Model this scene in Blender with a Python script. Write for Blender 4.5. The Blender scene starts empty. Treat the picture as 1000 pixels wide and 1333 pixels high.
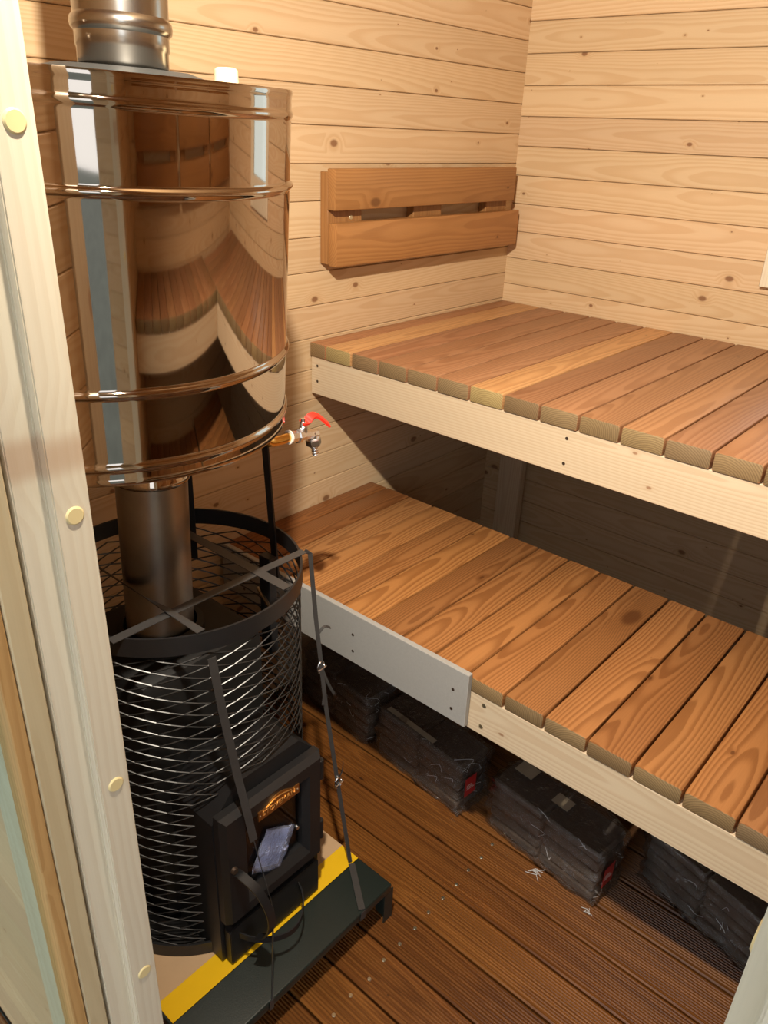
import bpy, bmesh, math, random
from mathutils import Vector, Matrix
random.seed(7)
scene = bpy.context.scene
COL = scene.collection
PI = math.pi

# ---------------------------------------------------------------- camera
yaw, pitch, roll = math.radians(40.3636), math.radians(26.0069), math.radians(2.376)
fwd = Vector((math.cos(yaw)*math.cos(pitch), math.sin(yaw)*math.cos(pitch), -math.sin(pitch)))
rt0 = fwd.cross(Vector((0, 0, 1))).normalized()
up0 = rt0.cross(fwd)
rt = rt0*math.cos(roll) + up0*math.sin(roll)
up = up0*math.cos(roll) - rt0*math.sin(roll)
cd = bpy.data.cameras.new('camera')
cd.sensor_fit = 'VERTICAL'
cd.sensor_height = 36.0
cd.lens = 1015.1/1333*36.0
cd.clip_start = 0.01
cam = bpy.data.objects.new('camera', cd)
m = Matrix.Identity(4)
for i in range(3):
    m[i][0], m[i][1], m[i][2] = rt[i], up[i], -fwd[i]
cam.matrix_world = Matrix.Translation((-2.2782, -1.4533, 1.5442)) @ m
COL.objects.link(cam)
scene.camera = cam

# ---------------------------------------------------------------- world, exposure
w = bpy.data.worlds.new('overcast_sky')
scene.world = w
w.use_nodes = True
wn = w.node_tree.nodes
bg = wn['Background']
bg.inputs[0].default_value = (0.86, 0.93, 1.0, 1)
bg.inputs[1].default_value = 2.1
scene.view_settings.view_transform = 'Standard'
scene.view_settings.look = 'None'
scene.view_settings.gamma = 1
scene.view_settings.use_curve_mapping = False
scene.view_settings.exposure = 0.0
LAMP_POS = (-1.925, -1.055, 2.055)
LAMP_AIM = (-.30, -.50, .90)
LAMP_POWER = 160.0
LAMP_COLOR = (1.0, 0.885, 0.73)

# ---------------------------------------------------------------- node helper
class NT:
    def __init__(self, name):
        self.mat = bpy.data.materials.new(name)
        self.mat.use_nodes = True
        self.t = self.mat.node_tree
        self.b = self.t.nodes['Principled BSDF']
        self.out = self.t.nodes['Material Output']
    def n(self, typ, **kw):
        nd = self.t.nodes.new(typ)
        for k, v in kw.items():
            setattr(nd, k, v)
        return nd
    def put(self, sock, v):
        if hasattr(v, 'is_output'):
            self.t.links.new(v, sock)
        elif isinstance(v, (tuple, list)) and len(v) == 3 and len(sock.default_value) == 4:
            sock.default_value = (*v, 1)
        else:
            sock.default_value = v
    def M(self, op, a, b=None, c=None, clamp=False):
        nd = self.n('ShaderNodeMath', operation=op, use_clamp=clamp)
        self.put(nd.inputs[0], a)
        if b is not None: self.put(nd.inputs[1], b)
        if c is not None: self.put(nd.inputs[2], c)
        return nd.outputs[0]
    def xyz(self, x, y, z):
        nd = self.n('ShaderNodeCombineXYZ')
        for i, v in enumerate((x, y, z)): self.put(nd.inputs[i], v)
        return nd.outputs[0]
    def sep(self, v):
        nd = self.n('ShaderNodeSeparateXYZ'); self.put(nd.inputs[0], v)
        return nd.outputs
    def noise(self, vec, scale=1.0, detail=2.0, rough=.5, dist=0.0):
        nd = self.n('ShaderNodeTexNoise')
        self.put(nd.inputs['Vector'], vec)
        nd.inputs['Scale'].default_value = scale
        nd.inputs['Detail'].default_value = detail
        nd.inputs['Roughness'].default_value = rough
        nd.inputs['Distortion'].default_value = dist
        return nd.outputs[0]
    def mix(self, f, a, b, blend='MIX'):
        nd = self.n('ShaderNodeMix', data_type='RGBA', blend_type=blend)
        self.put(nd.inputs[0], f); self.put(nd.inputs[6], a); self.put(nd.inputs[7], b)
        return nd.outputs[2]
    def smooth(self, v, lo, hi, a=0.0, b=1.0):
        nd = self.n('ShaderNodeMapRange', interpolation_type='SMOOTHSTEP')
        for i, q in enumerate((v, lo, hi, a, b)): self.put(nd.inputs[i], q)
        return nd.outputs[0]
    def bump(self, h, strength=.3, dist=.001):
        nd = self.n('ShaderNodeBump')
        nd.inputs['Strength'].default_value = strength
        nd.inputs['Distance'].default_value = dist
        self.put(nd.inputs['Height'], h)
        self.put(self.b.inputs['Normal'], nd.outputs[0])

def plain(name, col, rough=.5, metal=0.0, noise=0.0, nscale=30, bump=0.0, bscale=200, spec=None):
    k = NT(name)
    co = k.n('ShaderNodeTexCoord').outputs['Object']
    if noise:
        f = k.noise(co, nscale, 4, .6)
        f = k.M('MULTIPLY_ADD', f, 2*noise, 1-noise)
        c = k.mix(1.0, (*col, 1), k.xyz(f, f, f), 'MULTIPLY')
        k.put(k.b.inputs['Base Color'], c)
    else:
        k.put(k.b.inputs['Base Color'], (*col, 1))
    k.b.inputs['Roughness'].default_value = rough
    k.b.inputs['Metallic'].default_value = metal
    if spec is not None: k.b.inputs['Specular IOR Level'].default_value = spec
    if bump: k.bump(k.noise(co, bscale, 3, .6), bump, .0006)
    return k.mat

def wood(name, early, late, freq=230, contrast=.6, knot=(.12, .05, .02), knot_amt=1.0, big=.72, rough=.5, wob=.02,
         fiber=.10, bump=.15, tone=.12, kx=4.5, ky=9.0, coat=0.0, spec=.35, sharp=.75):
    """Solid wood: growth rings round a pith line beside the board, so faces get cathedral grain and ends get arcs."""
    k = NT(name)
    co = k.n('ShaderNodeTexCoord').outputs['Object']
    oi = k.n('ShaderNodeObjectInfo')
    x, y, z = k.sep(co)
    r = oi.outputs['Random']
    r2 = k.M('FRACT', k.M('MULTIPLY', r, 37.17))
    r3 = k.M('FRACT', k.M('MULTIPLY', r, 91.73))
    xx = k.M('MULTIPLY_ADD', r, 60.0, x)
    # knots
    vv = k.n('ShaderNodeTexVoronoi', voronoi_dimensions='2D')
    k.put(vv.inputs['Vector'], k.xyz(k.M('MULTIPLY', xx, kx), k.M('MULTIPLY_ADD', y, ky, k.M('MULTIPLY', r2, 40.0)), k.M('MULTIPLY', r3, 9.0)))
    vv.inputs['Scale'].default_value = 1.0
    d = vv.outputs['Distance']
    kr = k.sep(vv.outputs['Color'])[0]
    kr2 = k.sep(vv.outputs['Color'])[1]
    rad = k.M('MULTIPLY_ADD', k.smooth(kr, big, 1.0), .085, k.M('MULTIPLY', k.smooth(kr2, .35, 1.0), .022))
    dn = k.M('DIVIDE', d, k.M('ADD', rad, .001))
    kmask = k.smooth(dn, .55, 1.15, 1.0, 0.0)
    halo = k.smooth(dn, .8, 3.2, 1.0, 0.0)
    warp = k.M('MULTIPLY', halo, k.M('MULTIPLY', rad, .10))
    # rings
    n1 = k.M('SUBTRACT', k.noise(k.xyz(k.M('MULTIPLY', xx, 1.3), r2, r3), 1.0, 2.0), .5)
    n2 = k.M('SUBTRACT', k.noise(k.xyz(k.M('MULTIPLY', xx, 1.1), r3, 7.7), 1.0, 1.0), .5)
    fine = k.M('SUBTRACT', k.noise(k.xyz(k.M('MULTIPLY', xx, 6.0), k.M('MULTIPLY', y, 25.0), k.M('MULTIPLY', z, 25.0)), 1.0, 2.0), .5)
    py = k.M('ADD', k.M('MULTIPLY_ADD', r2, .08, k.M('SUBTRACT', y, .04)), k.M('MULTIPLY', n2, wob*.7))
    tilt = k.M('MULTIPLY', k.M('SUBTRACT', r, .5), k.M('MULTIPLY', x, .05))
    pz = k.M('ADD', k.M('ADD', k.M('MULTIPLY_ADD', r3, .05, .014), z), k.M('MULTIPLY_ADD', n1, wob*2.2, tilt))
    rr = k.M('SQRT', k.M('ADD', k.M('MULTIPLY', py, py), k.M('MULTIPLY', pz, pz)))
    rr = k.M('ADD', k.M('ADD', rr, warp), k.M('MULTIPLY', fine, .004))
    ring = k.M('FRACT', k.M('MULTIPLY', rr, freq))
    late_f = k.M('MULTIPLY', k.smooth(ring, .25, sharp), k.smooth(ring, .9, 1.0, 1.0, 0.0))
    fib = k.noise(k.xyz(k.M('MULTIPLY', xx, 14.0), k.M('MULTIPLY', y, 620.0), k.M('MULTIPLY', z, 620.0)), 1.0, 3.0, .6)
    ton = k.noise(k.xyz(k.M('MULTIPLY', xx, 2.2), k.M('MULTIPLY', y, 18.0), k.M('MULTIPLY', r2, 20.0)), 1.0, 2.0)
    c = k.mix(k.M('MULTIPLY', late_f, contrast), (*early, 1), (*late, 1))
    g = k.M('ADD', k.M('MULTIPLY_ADD', fib, 2*fiber, 1-fiber), k.M('MULTIPLY_ADD', ton, 2*tone, -tone))
    g = k.M('ADD', g, k.M('MULTIPLY_ADD', r3, .16, -.08))
    c = k.mix(1.0, c, k.xyz(g, g, g), 'MULTIPLY')
    c = k.mix(1.0, c, oi.outputs['Color'], 'MULTIPLY')
    c = k.mix(k.M('MULTIPLY', halo, .30*knot_amt), c, (*late, 1))
    c = k.mix(k.M('MULTIPLY', kmask, .85*knot_amt), c, (*knot, 1))
    k.put(k.b.inputs['Base Color'], c)
    k.b.inputs['Roughness'].default_value = rough
    k.b.inputs['Specular IOR Level'].default_value = spec
    k.b.inputs['Coat Weight'].default_value = coat
    k.b.inputs['Coat Roughness'].default_value = .25
    if bump: k.bump(k.M('ADD', fib, k.M('MULTIPLY', late_f, .6)), bump, .0006)
    return k.mat

SPRUCE = wood('spruce_boards', (.655, .482, .292), (.52, .320, .155), 210, .40, (.20, .085, .035), 1.0, .78, .5, kx=6.5, ky=10, fiber=.05, tone=.06)
SPRUCE_RAIL = wood('spruce_rail', (.68, .555, .385), (.54, .37, .22), 150, .40, (.30, .14, .07), .9, .86, .5, kx=3.2, ky=6, fiber=.06, tone=.06)
SPRUCE_JAMB = wood('spruce_jamb', (.73, .66, .51), (.62, .52, .37), 160, .32, (.48, .30, .18), .7, .80, .45, kx=3.5, ky=7, tone=.05, fiber=.05)
THERMO = wood('heat_treated_boards', (.385, .203, .103), (.235, .105, .046), 190, .50, (.10, .04, .018), .8, .90, .42, wob=.02, fiber=.12, tone=.14, kx=2.6, ky=5)
THERMO_LOW = wood('heat_treated_boards_lower', (.365, .170, .062), (.185, .070, .021), 230, .62, (.10, .035, .012), .9, .86, .40, wob=.024, fiber=.14, tone=.14, kx=2.4, ky=5)
THERMO_END = wood('heat_treated_end_grain', (.27, .195, .10), (.15, .098, .047), 230, .65, (.1, .04, .02), 0.0, .95, .6, fiber=.2)
BACKR = wood('heat_treated_backrest', (.36, .175, .060), (.25, .108, .034), 170, .50, (.10, .04, .015), .8, .88, .42, wob=.02, tone=.2, kx=3.5, ky=6)
DECK = wood('stained_decking', (.200, .078, .018), (.095, .031, .007), 150, .6, (.03, .01, .004), .9, .80, .34, tone=.48, fiber=.16, kx=2.5, ky=6, spec=.38, coat=.08)
BRASS_WOOD = wood('oiled_bead', (.55, .33, .13), (.40, .21, .07), 160, .4, knot_amt=0)
PLUG = plain('plastic_plug', (.80, .66, .34), .35)
CEMENT = plain('cement_board', (.37, .365, .345), .85, noise=.10, nscale=220, bump=.15)
STEEL = plain('stainless_steel', (.49, .415, .35), .04, 1.0)
STEELB = plain('brushed_stainless', (.44, .42, .385), .22, 1.0, noise=.06, nscale=8)
SOOT = plain('heat_marked_stainless', (.40, .37, .33), .36, 1.0, noise=.25, nscale=14)
CHROME = plain('chrome', (.85, .85, .86), .26, 1.0)
BRASS = plain('brass', (.78, .48, .14), .22, 1.0)
RED = plain('red_lever', (.80, .035, .02), .35)
BLACK = plain('black_heat_paint', (.012, .012, .013), .42, noise=.15, bump=.2, bscale=500)
BLACKB = plain('black_inside', (.004, .004, .004), .6)
WIRE = plain('black_expanded_metal', (.055, .055, .055), .34, .7)
PLATE = plain('dark_green_sheet', (.014, .021, .018), .38, .0, bump=.35, bscale=420)
CARD = plain('cardboard', (.52, .35, .20), .8, noise=.06)
TAPE = plain('yellow_tape', (.82, .50, .01), .35, noise=.05)
STRAP = plain('black_strap', (.045, .043, .042), .38, noise=.25, nscale=60)
GILT = plain('gilt_lettering', (.95, .62, .22), .3, .8)
PLAQUE = plain('copper_plaque', (.50, .24, .07), .35, .9)
RUBBER = plain('grey_mesh_collar', (.06, .065, .065), .5, .3, noise=.3, nscale=400)
CREAM = plain('cream_plastic', (.82, .70, .45), .45)
SCREW = plain('zinc_screw', (.62, .55, .38), .3, .9)
HOLE = plain('dark_screw_head', (.07, .045, .03), .5, .5)
BRIQ = plain('dark_briquette', (.085, .062, .046), .8, noise=.35, nscale=60, bump=.5, bscale=90)
LABELRED = plain('red_print', (.52, .03, .025), .4)
LABELWHITE = plain('white_print', (.8, .75, .7), .5)
PAPER = plain('cream_paper', (.42, .34, .23), .7, noise=.15)
ROOFING = plain('roof_boards_outside', (.30, .25, .18), .7)
GRASS = plain('garden_ground', (.10, .115, .10), .9, noise=.4, nscale=3)

def schlick(k, f0, normal=None):
    geo = k.n('ShaderNodeNewGeometry')
    d = k.n('ShaderNodeVectorMath', operation='DOT_PRODUCT')
    k.put(d.inputs[0], normal if normal is not None else geo.outputs['Normal']); k.put(d.inputs[1], geo.outputs['Incoming'])
    c = k.M('SUBTRACT', 1.0, k.M('ABSOLUTE', d.outputs['Value']), clamp=True)
    return k.M('MULTIPLY_ADD', k.M('POWER', c, 5.0), 1-f0, f0)

def glass(name, tint=(1, 1, 1), rough=0.0):
    k = NT(name)
    gl = k.n('ShaderNodeBsdfGlossy'); gl.inputs['Roughness'].default_value = rough
    tr = k.n('ShaderNodeBsdfTransparent'); tr.inputs['Color'].default_value = (*tint, 1)
    ms = k.n('ShaderNodeMixShader')
    k.put(ms.inputs[0], schlick(k, .045)); k.t.links.new(tr.outputs[0], ms.inputs[1]); k.t.links.new(gl.outputs[0], ms.inputs[2])
    k.t.links.new(ms.outputs[0], k.out.inputs['Surface'])
    return k.mat
GLASS = glass('clear_glass', (.86, .90, .88))
DARKGLASS = glass('bronze_glass', (.20, .13, .095))
STOVEGLASS = glass('stove_glass', (.80, .82, .85))

def film(name, haze=.10, tint=(.9, .9, .9), dif=(.55, .53, .50)):
    k = NT(name)
    co = k.n('ShaderNodeTexCoord').outputs['Object']
    h = k.noise(co, 26, 5, .65, 1.2)
    bp = k.n('ShaderNodeBump'); bp.inputs['Strength'].default_value = 1.0; bp.inputs['Distance'].default_value = .012
    k.put(bp.inputs['Height'], h)
    gl = k.n('ShaderNodeBsdfGlossy'); gl.inputs['Roughness'].default_value = .07
    k.put(gl.inputs['Normal'], bp.outputs[0])
    df = k.n('ShaderNodeBsdfDiffuse'); df.inputs['Color'].default_value = (*dif, 1)
    tr = k.n('ShaderNodeBsdfTransparent'); tr.inputs['Color'].default_value = (*tint, 1)
    m1 = k.n('ShaderNodeMixShader'); m2 = k.n('ShaderNodeMixShader')
    crease = k.M('MULTIPLY', k.smooth(k.noise(co, 55, 3, .6, 2.0), .58, .78), haze*3.0)
    k.put(m1.inputs[0], k.M('ADD', crease, haze*.25))
    k.t.links.new(tr.outputs[0], m1.inputs[1]); k.t.links.new(df.outputs[0], m1.inputs[2])
    k.put(m2.inputs[0], schlick(k, .085, bp.outputs[0]))
    k.t.links.new(m1.outputs[0], m2.inputs[1]); k.t.links.new(gl.outputs[0], m2.inputs[2])
    k.t.links.new(m2.outputs[0], k.out.inputs['Surface'])
    return k.mat
FILM = film('shrink_film', .20)
BAGFILM = film('daylit_clear_bag', .8, (.8, .85, .95), (.62, .68, .92))  # blue of the daylight on the bag is mixed into its film colour

# ---------------------------------------------------------------- geometry helpers
WM = {}
def world_of(o):
    return WM.get(o.name, Matrix.Identity(4))
def put(o, parent=None, mw=None):
    mw = mw if mw is not None else Matrix.Identity(4)
    COL.objects.link(o)
    if parent is not None:
        o.parent = parent
        o.matrix_parent_inverse = Matrix.Identity(4)
        o.matrix_basis = world_of(parent).inverted() @ mw
    else:
        o.matrix_basis = mw
    WM[o.name] = mw.copy()
    return o
def meta(o, label=None, cat=None, group=None, kind=None):
    if label: o['label'] = label
    if cat: o['category'] = cat
    if group: o['group'] = group
    if kind: o['kind'] = kind
    return o
def empty(name, loc=(0, 0, 0), **kw):
    o = bpy.data.objects.new(name, None)
    o.empty_display_size = .05
    put(o, None, Matrix.Translation(loc))
    return meta(o, **kw)
def mesh_from_bm(name, bm, mats, smooth=False, angle=None):
    me = bpy.data.meshes.new(name)
    bm.normal_update()
    bm.to_mesh(me); bm.free()
    for mt in (mats if isinstance(mats, (list, tuple)) else [mats]): me.materials.append(mt)
    if smooth:
        for p in me.polygons: p.use_smooth = True
        if angle is not None: me.set_sharp_from_angle(angle=math.radians(angle))
    return me
def obj(name, me, parent=None, mw=None, color=None):
    o = bpy.data.objects.new(name, me)
    put(o, parent, mw)
    if color: o.color = (*color, 1)
    return o
def bm_box(bm, x0, x1, y0, y1, z0, z1, bevel=0.0, seg=1):
    r = bmesh.ops.create_cube(bm, size=1.0)
    vs = r['verts']
    for v in vs:
        v.co = Vector(((x0+x1)/2+v.co.x*(x1-x0), (y0+y1)/2+v.co.y*(y1-y0), (z0+z1)/2+v.co.z*(z1-z0)))
    if bevel:
        es = list({e for v in vs for e in v.link_edges})
        bmesh.ops.bevel(bm, geom=es, offset=bevel, segments=seg, affect='EDGES', profile=.5)
def box(name, x0, x1, y0, y1, z0, z1, mat, parent=None, bevel=0.002, seg=1, color=None, sm=False):
    """box with its own centre as origin, axis aligned in the world"""
    c = Vector(((x0+x1)/2, (y0+y1)/2, (z0+z1)/2))
    h = Vector((abs(x1-x0)/2, abs(y1-y0)/2, abs(z1-z0)/2))
    bm = bmesh.new()
    bm_box(bm, -h.x, h.x, -h.y, h.y, -h.z, h.z, bevel, seg)
    return obj(name, mesh_from_bm(name, bm, mat, sm, 35), parent, Matrix.Translation(c), color)
_bc = {}
def board_mesh(L, W, T, mat, endmat, bevel, chamfer_ends=True):
    key = (round(L, 4), round(W, 4), round(T, 4), mat.name, endmat.name if endmat else '', bevel)
    if key not in _bc:
        bm = bmesh.new()
        bm_box(bm, -L/2, L/2, -W/2, W/2, -T/2, T/2, bevel, 2 if bevel > .0025 else 1)
        if endmat:
            bm.normal_update()
            for f in bm.faces:
                if abs(f.normal.x) > .9: f.material_index = 1
        _bc[key] = mesh_from_bm('board', bm, [mat, endmat] if endmat else [mat], True, 40)
    return _bc[key]
def wall_board_mesh(L, W, T):
    key = ('wall', round(L, 4), round(W, 4))
    if key not in _bc:
        h, t = W/2, T/2
        half = [(h, -t), (h, t-.010), (h-.0006, t-.010), (h-.0006, t-.0022), (h-.0022, t)]
        prof = half + [(-y, z) for y, z in half[::-1]]
        bm = bmesh.new()
        A = [bm.verts.new((-L/2, y, z)) for y, z in prof]; B = [bm.verts.new((L/2, y, z)) for y, z in prof]
        for i in range(len(prof)):
            j = (i+1) % len(prof); bm.faces.new((A[i], A[j], B[j], B[i]))
        bm.faces.new(A); bm.faces.new(B)
        bmesh.ops.recalc_face_normals(bm, faces=bm.faces)
        _bc[key] = mesh_from_bm('wall_board', bm, SPRUCE)
    return _bc[key]
AX = {'x': Vector((1, 0, 0)), 'y': Vector((0, 1, 0)), 'z': Vector((0, 0, 1))}
def board(name, center, L, W, T, lx, lz, mat, parent=None, endmat=None, bevel=.0015, color=None):
    """length along lx, thickness along lz"""
    a = AX[lx] if isinstance(lx, str) else Vector(lx).normalized()
    c = AX[lz] if isinstance(lz, str) else Vector(lz).normalized()
    b = c.cross(a)
    mw = Matrix.Identity(4)
    for i in range(3):
        mw[i][0], mw[i][1], mw[i][2], mw[i][3] = a[i], b[i], c[i], center[i]
    return obj(name, board_mesh(L, W, T, mat, endmat, bevel), parent, mw, color)
def lathe_bm(profile, seg=64, cap=True, bm=None):
    bm = bm or bmesh.new()
    rings = []
    for r, z in profile:
        rings.append([bm.verts.new((r*math.cos(2*PI*i/seg), r*math.sin(2*PI*i/seg), z)) for i in range(seg)])
    for a, b in zip(rings, rings[1:]):
        for i in range(seg):
            j = (i+1) % seg
            bm.faces.new((a[i], a[j], b[j], b[i]))
    if cap:
        bm.faces.new(rings[0][::-1]); bm.faces.new(rings[-1])
    bmesh.ops.recalc_face_normals(bm, faces=bm.faces)
    return bm
def axis_matrix(p0, p1):
    z = (Vector(p1)-Vector(p0)).normalized()
    q = z.to_track_quat('Z', 'Y')
    return Matrix.Translation(p0) @ q.to_matrix().to_4x4()
def lathe(name, profile, p0, p1, mat, parent=None, seg=64, cap=True, angle=30):
    return obj(name, mesh_from_bm(name, lathe_bm(profile, seg, cap), mat, True, angle), parent, axis_matrix(p0, p1))
def cyl(name, p0, p1, r, mat, parent=None, seg=20, bev=.0):
    L = (Vector(p1)-Vector(p0)).length
    pr = [(r, 0), (r, L)] if not bev else [(r-bev, 0), (r, bev), (r, L-bev), (r-bev, L)]
    return lathe(name, pr, p0, p1, mat, parent, seg)
def tube_bm(pts, rad, seg=8, bm=None, closed_ends=True):
    bm = bm or bmesh.new()
    pts = [Vector(p) for p in pts]
    prev = None; rings = []
    for i, p in enumerate(pts):
        t = (pts[min(i+1, len(pts)-1)]-pts[max(i-1, 0)]).normalized()
        if prev is None:
            n = t.orthogonal().normalized()
        else:
            n = (prev - t*prev.dot(t)).normalized()
        prev = n; b = t.cross(n)
        rr = rad(i/(len(pts)-1)) if callable(rad) else rad
        rings.append([bm.verts.new(p + n*math.cos(2*PI*k/seg)*rr + b*math.sin(2*PI*k/seg)*rr) for k in range(seg)])
    for a, b in zip(rings, rings[1:]):
        for k in range(seg):
            bm.faces.new((a[k], a[(k+1) % seg], b[(k+1) % seg], b[k]))
    bm.faces.new(rings[0][::-1]); bm.faces.new(rings[-1])
    return bm
def ribbon_bm(pts, nrm, width, thick, bm=None):
    """flat strap along pts; nrm: face normal per point (or one); width across"""
    bm = bm or bmesh.new()
    pts = [Vector(p) for p in pts]
    rings = []
    for i, p in enumerate(pts):
        t = (pts[min(i+1, len(pts)-1)]-pts[max(i-1, 0)]).normalized()
        n = Vector(nrm[i] if isinstance(nrm, list) else nrm)
        n = (n - t*n.dot(t)).normalized()
        s = t.cross(n)
        rings.append([bm.verts.new(p + s*sw*width/2 + n*sn*thick/2) for sw, sn in ((-1, -1), (1, -1), (1, 1), (-1, 1))])
    for a, b in zip(rings, rings[1:]):
        for k in range(4):
            bm.faces.new((a[k], a[(k+1) % 4], b[(k+1) % 4], b[k]))
    bm.faces.new(rings[0][::-1]); bm.faces.new(rings[-1])
    bmesh.ops.recalc_face_normals(bm, faces=bm.faces)
    return bm
def bez(ps, n=8):
    """Catmull-Rom through points"""
    ps = [Vector(p) for p in ps]
    q = [ps[0]*2-ps[1]] + ps + [ps[-1]*2-ps[-2]]
    out = []
    for i in range(1, len(q)-2):
        for k in range(n):
            t = k/n
            a, b, c, d = q[i-1], q[i], q[i+1], q[i+2]
            out.append(.5*((2*b)+(c-a)*t+(2*a-5*b+4*c-d)*t*t+(3*b-a-3*c+d)*t**3))
    out.append(ps[-1])
    return out
def bmobj(name, bm, mat, parent=None, smooth=True, angle=35, center=None):
    mw = None
    if center is None and len(bm.verts):
        c = Vector()
        for v in bm.verts: c += v.co
        center = c/len(bm.verts)
    if center is not None:
        for v in bm.verts: v.co -= Vector(center)
        mw = Matrix.Translation(center)
    return obj(name, mesh_from_bm(name, bm, mat, smooth, angle), parent, mw)
def jit(a=.05, base=(1, 1, 1)):
    g = 1+random.uniform(-a, a)
    return tuple(b*g*(1+random.uniform(-a*.3, a*.3)) for b in base)

# ================================================================ the room
X_DOOR, Y_FAR, Z_TOP, TH = -1.985, -2.10, 2.20, .045
C = .08243                                   # cover width of a wall board
ZA, ZB = 1.8811, 1.8481                      # a joint on the left wall / on the back wall

# floor: grooved decking running towards the left wall
floor = empty('floor', kind='structure', label='dark brown stained grooved decking floor')
def deck_mesh(L):
    W, T, g = .0955, .026, 13
    prof = [(-W/2, -T), (-W/2, -.003), (-W/2+.003, 0)]
    n = g
    span = W-.012
    for i in range(n):
        x0 = -W/2+.006+span*i/n
        s = span/n
        prof += [(x0, 0), (x0+s*.25, -.0016), (x0+s*.5, -.0016), (x0+s*.75, 0)]
    prof += [(W/2-.003, 0), (W/2, -.003), (W/2, -T)]
    bm = bmesh.new()
    A = [bm.verts.new((-L/2, y, z)) for y, z in prof]
    B = [bm.verts.new((L/2, y, z)) for y, z in prof]
    for i in range(len(prof)):
        j = (i+1) % len(prof)
        bm.faces.new((A[i], A[j], B[j], B[i]))
    bm.faces.new(A); bm.faces.new(B[::-1])
    bmesh.ops.recalc_face_normals(bm, faces=bm.faces)
    return mesh_from_bm('floor_board', bm, DECK)
dm = deck_mesh(2.22)
sbm = lathe_bm([(.0005, .0012), (.0034, .0012), (.0042, 0), (.0042, -.004)], 10)
sme = mesh_from_bm('screw', sbm, SCREW, True, 30)
deck_tone = {11: (.95, .9, .9), 12: (1.25, 1.25, 1.2), 13: (.85, .8, .8), 14: (.95, .9, .9), 10: (1.1, 1.05, 1.0), 9: (.9, .9, .9)}
for k in range(34):
    x = -1.135+.1*10 - .05 - .1*k + .03
    x = -.132 - .1*k + .05
    mw = Matrix.Translation((x, -1.07, 0)) @ Matrix.Rotation(PI/2, 4, 'Z')
    b = obj('floor_board', dm, floor, mw, deck_tone.get(k, jit(.16)))
    if 9 <= k <= 16:
        for dx in (-.024, .026):
            obj('screw', sme, b, Matrix.Translation((x+dx, -.806+random.uniform(-.004, .004), .0006)))
ground = box('ground', -14, 12, -14, 12, -.5, -.3, GRASS, None, 0)
meta(ground, 'green garden ground outside the cabin', kind='structure')

def board_wall(name, axis, pos, thick_sign, a0, a1, zref, holes, label, z_lo=0.0, z_hi=Z_TOP, tone=(1, 1, 1)):
    """horizontal tongue-and-groove boards; axis 'x' = wall lies along x at y=pos"""
    root = empty(name, kind='structure', label=label)
    k0 = math.floor((z_lo-zref)/C)
    z = zref+k0*C
    while z < z_hi-.005:
        lo, hi = max(z, z_lo), min(z+C, z_hi)
        if hi-lo > .012:
            segs = [(a0, a1)]
            for h0, h1, hz0, hz1 in holes:
                if lo < hz1-.004 and hi > hz0+.004:
                    ns = []
                    for s0, s1 in segs:
                        if h0 > s0: ns.append((s0, min(h0, s1)))
                        if h1 < s1: ns.append((max(h1, s0), s1))
                    segs = ns
            for s0, s1 in segs:
                mid = (s0+s1)/2
                off = pos+thick_sign*TH/2
                ctr = (mid, off, (lo+hi)/2) if axis == 'x' else (off, mid, (lo+hi)/2)
                nz = (0, -thick_sign, 0) if axis == 'x' else (-thick_sign, 0, 0)
                a_, c_ = AX[axis], Vector(nz); b_ = c_.cross(a_)
                mw = Matrix.Identity(4)
                for q in range(3): mw[q][0], mw[q][1], mw[q][2], mw[q][3] = a_[q], b_[q], c_[q], ctr[q]
                obj('wall_board', wall_board_mesh(s1-s0, hi-lo, TH), root, mw, jit(.035, tone))
        z += C
    return root
# window opening in the back wall, door opening in the front wall
WY0, WY1 = -1.30, -.86
WZ0, WZ1 = ZB-7*C, ZB+.5*C
board_wall('wall_left', 'x', 0.0, 1, X_DOOR-TH, TH, ZA, [], 'pale knotty spruce board wall behind the stove')
board_wall('wall_back', 'y', 0.0, 1, Y_FAR, 0.0, ZB, [(WY0, WY1, WZ0, WZ1)], 'pale knotty spruce board wall behind the benches')
board_wall('wall_right', 'x', Y_FAR, -1, X_DOOR-TH, TH, ZA, [], 'pale spruce board wall facing the stove')
DY0, DY1, DZ = -1.505, -.79, 1.95
board_wall('wall_front', 'y', X_DOOR, -1, Y_FAR, 0.0, ZB, [(DY0, DY1, -.1, DZ)], 'spruce board wall holding the doorway')
board_wall('added_side_wall', 'x', Y_FAR, -1, -2.46, X_DOOR-TH, ZA, [], 'added short board wall outside the doorway, covering part of the daylight strip mirrored in the tank')  # unseen wall added to narrow the daylight strip mirrored in the tank
# ceiling boards carried over the porch
ceil = empty('ceiling', kind='structure', label='pale spruce board ceiling')
for k in range(27):
    y = Y_FAR+.005+k*.0835
    board('ceiling_board', (-1.62, y, Z_TOP+.012), 3.4, .082, .02, 'x', 'z', SPRUCE, ceil, bevel=.0015, color=jit(.05))
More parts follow.
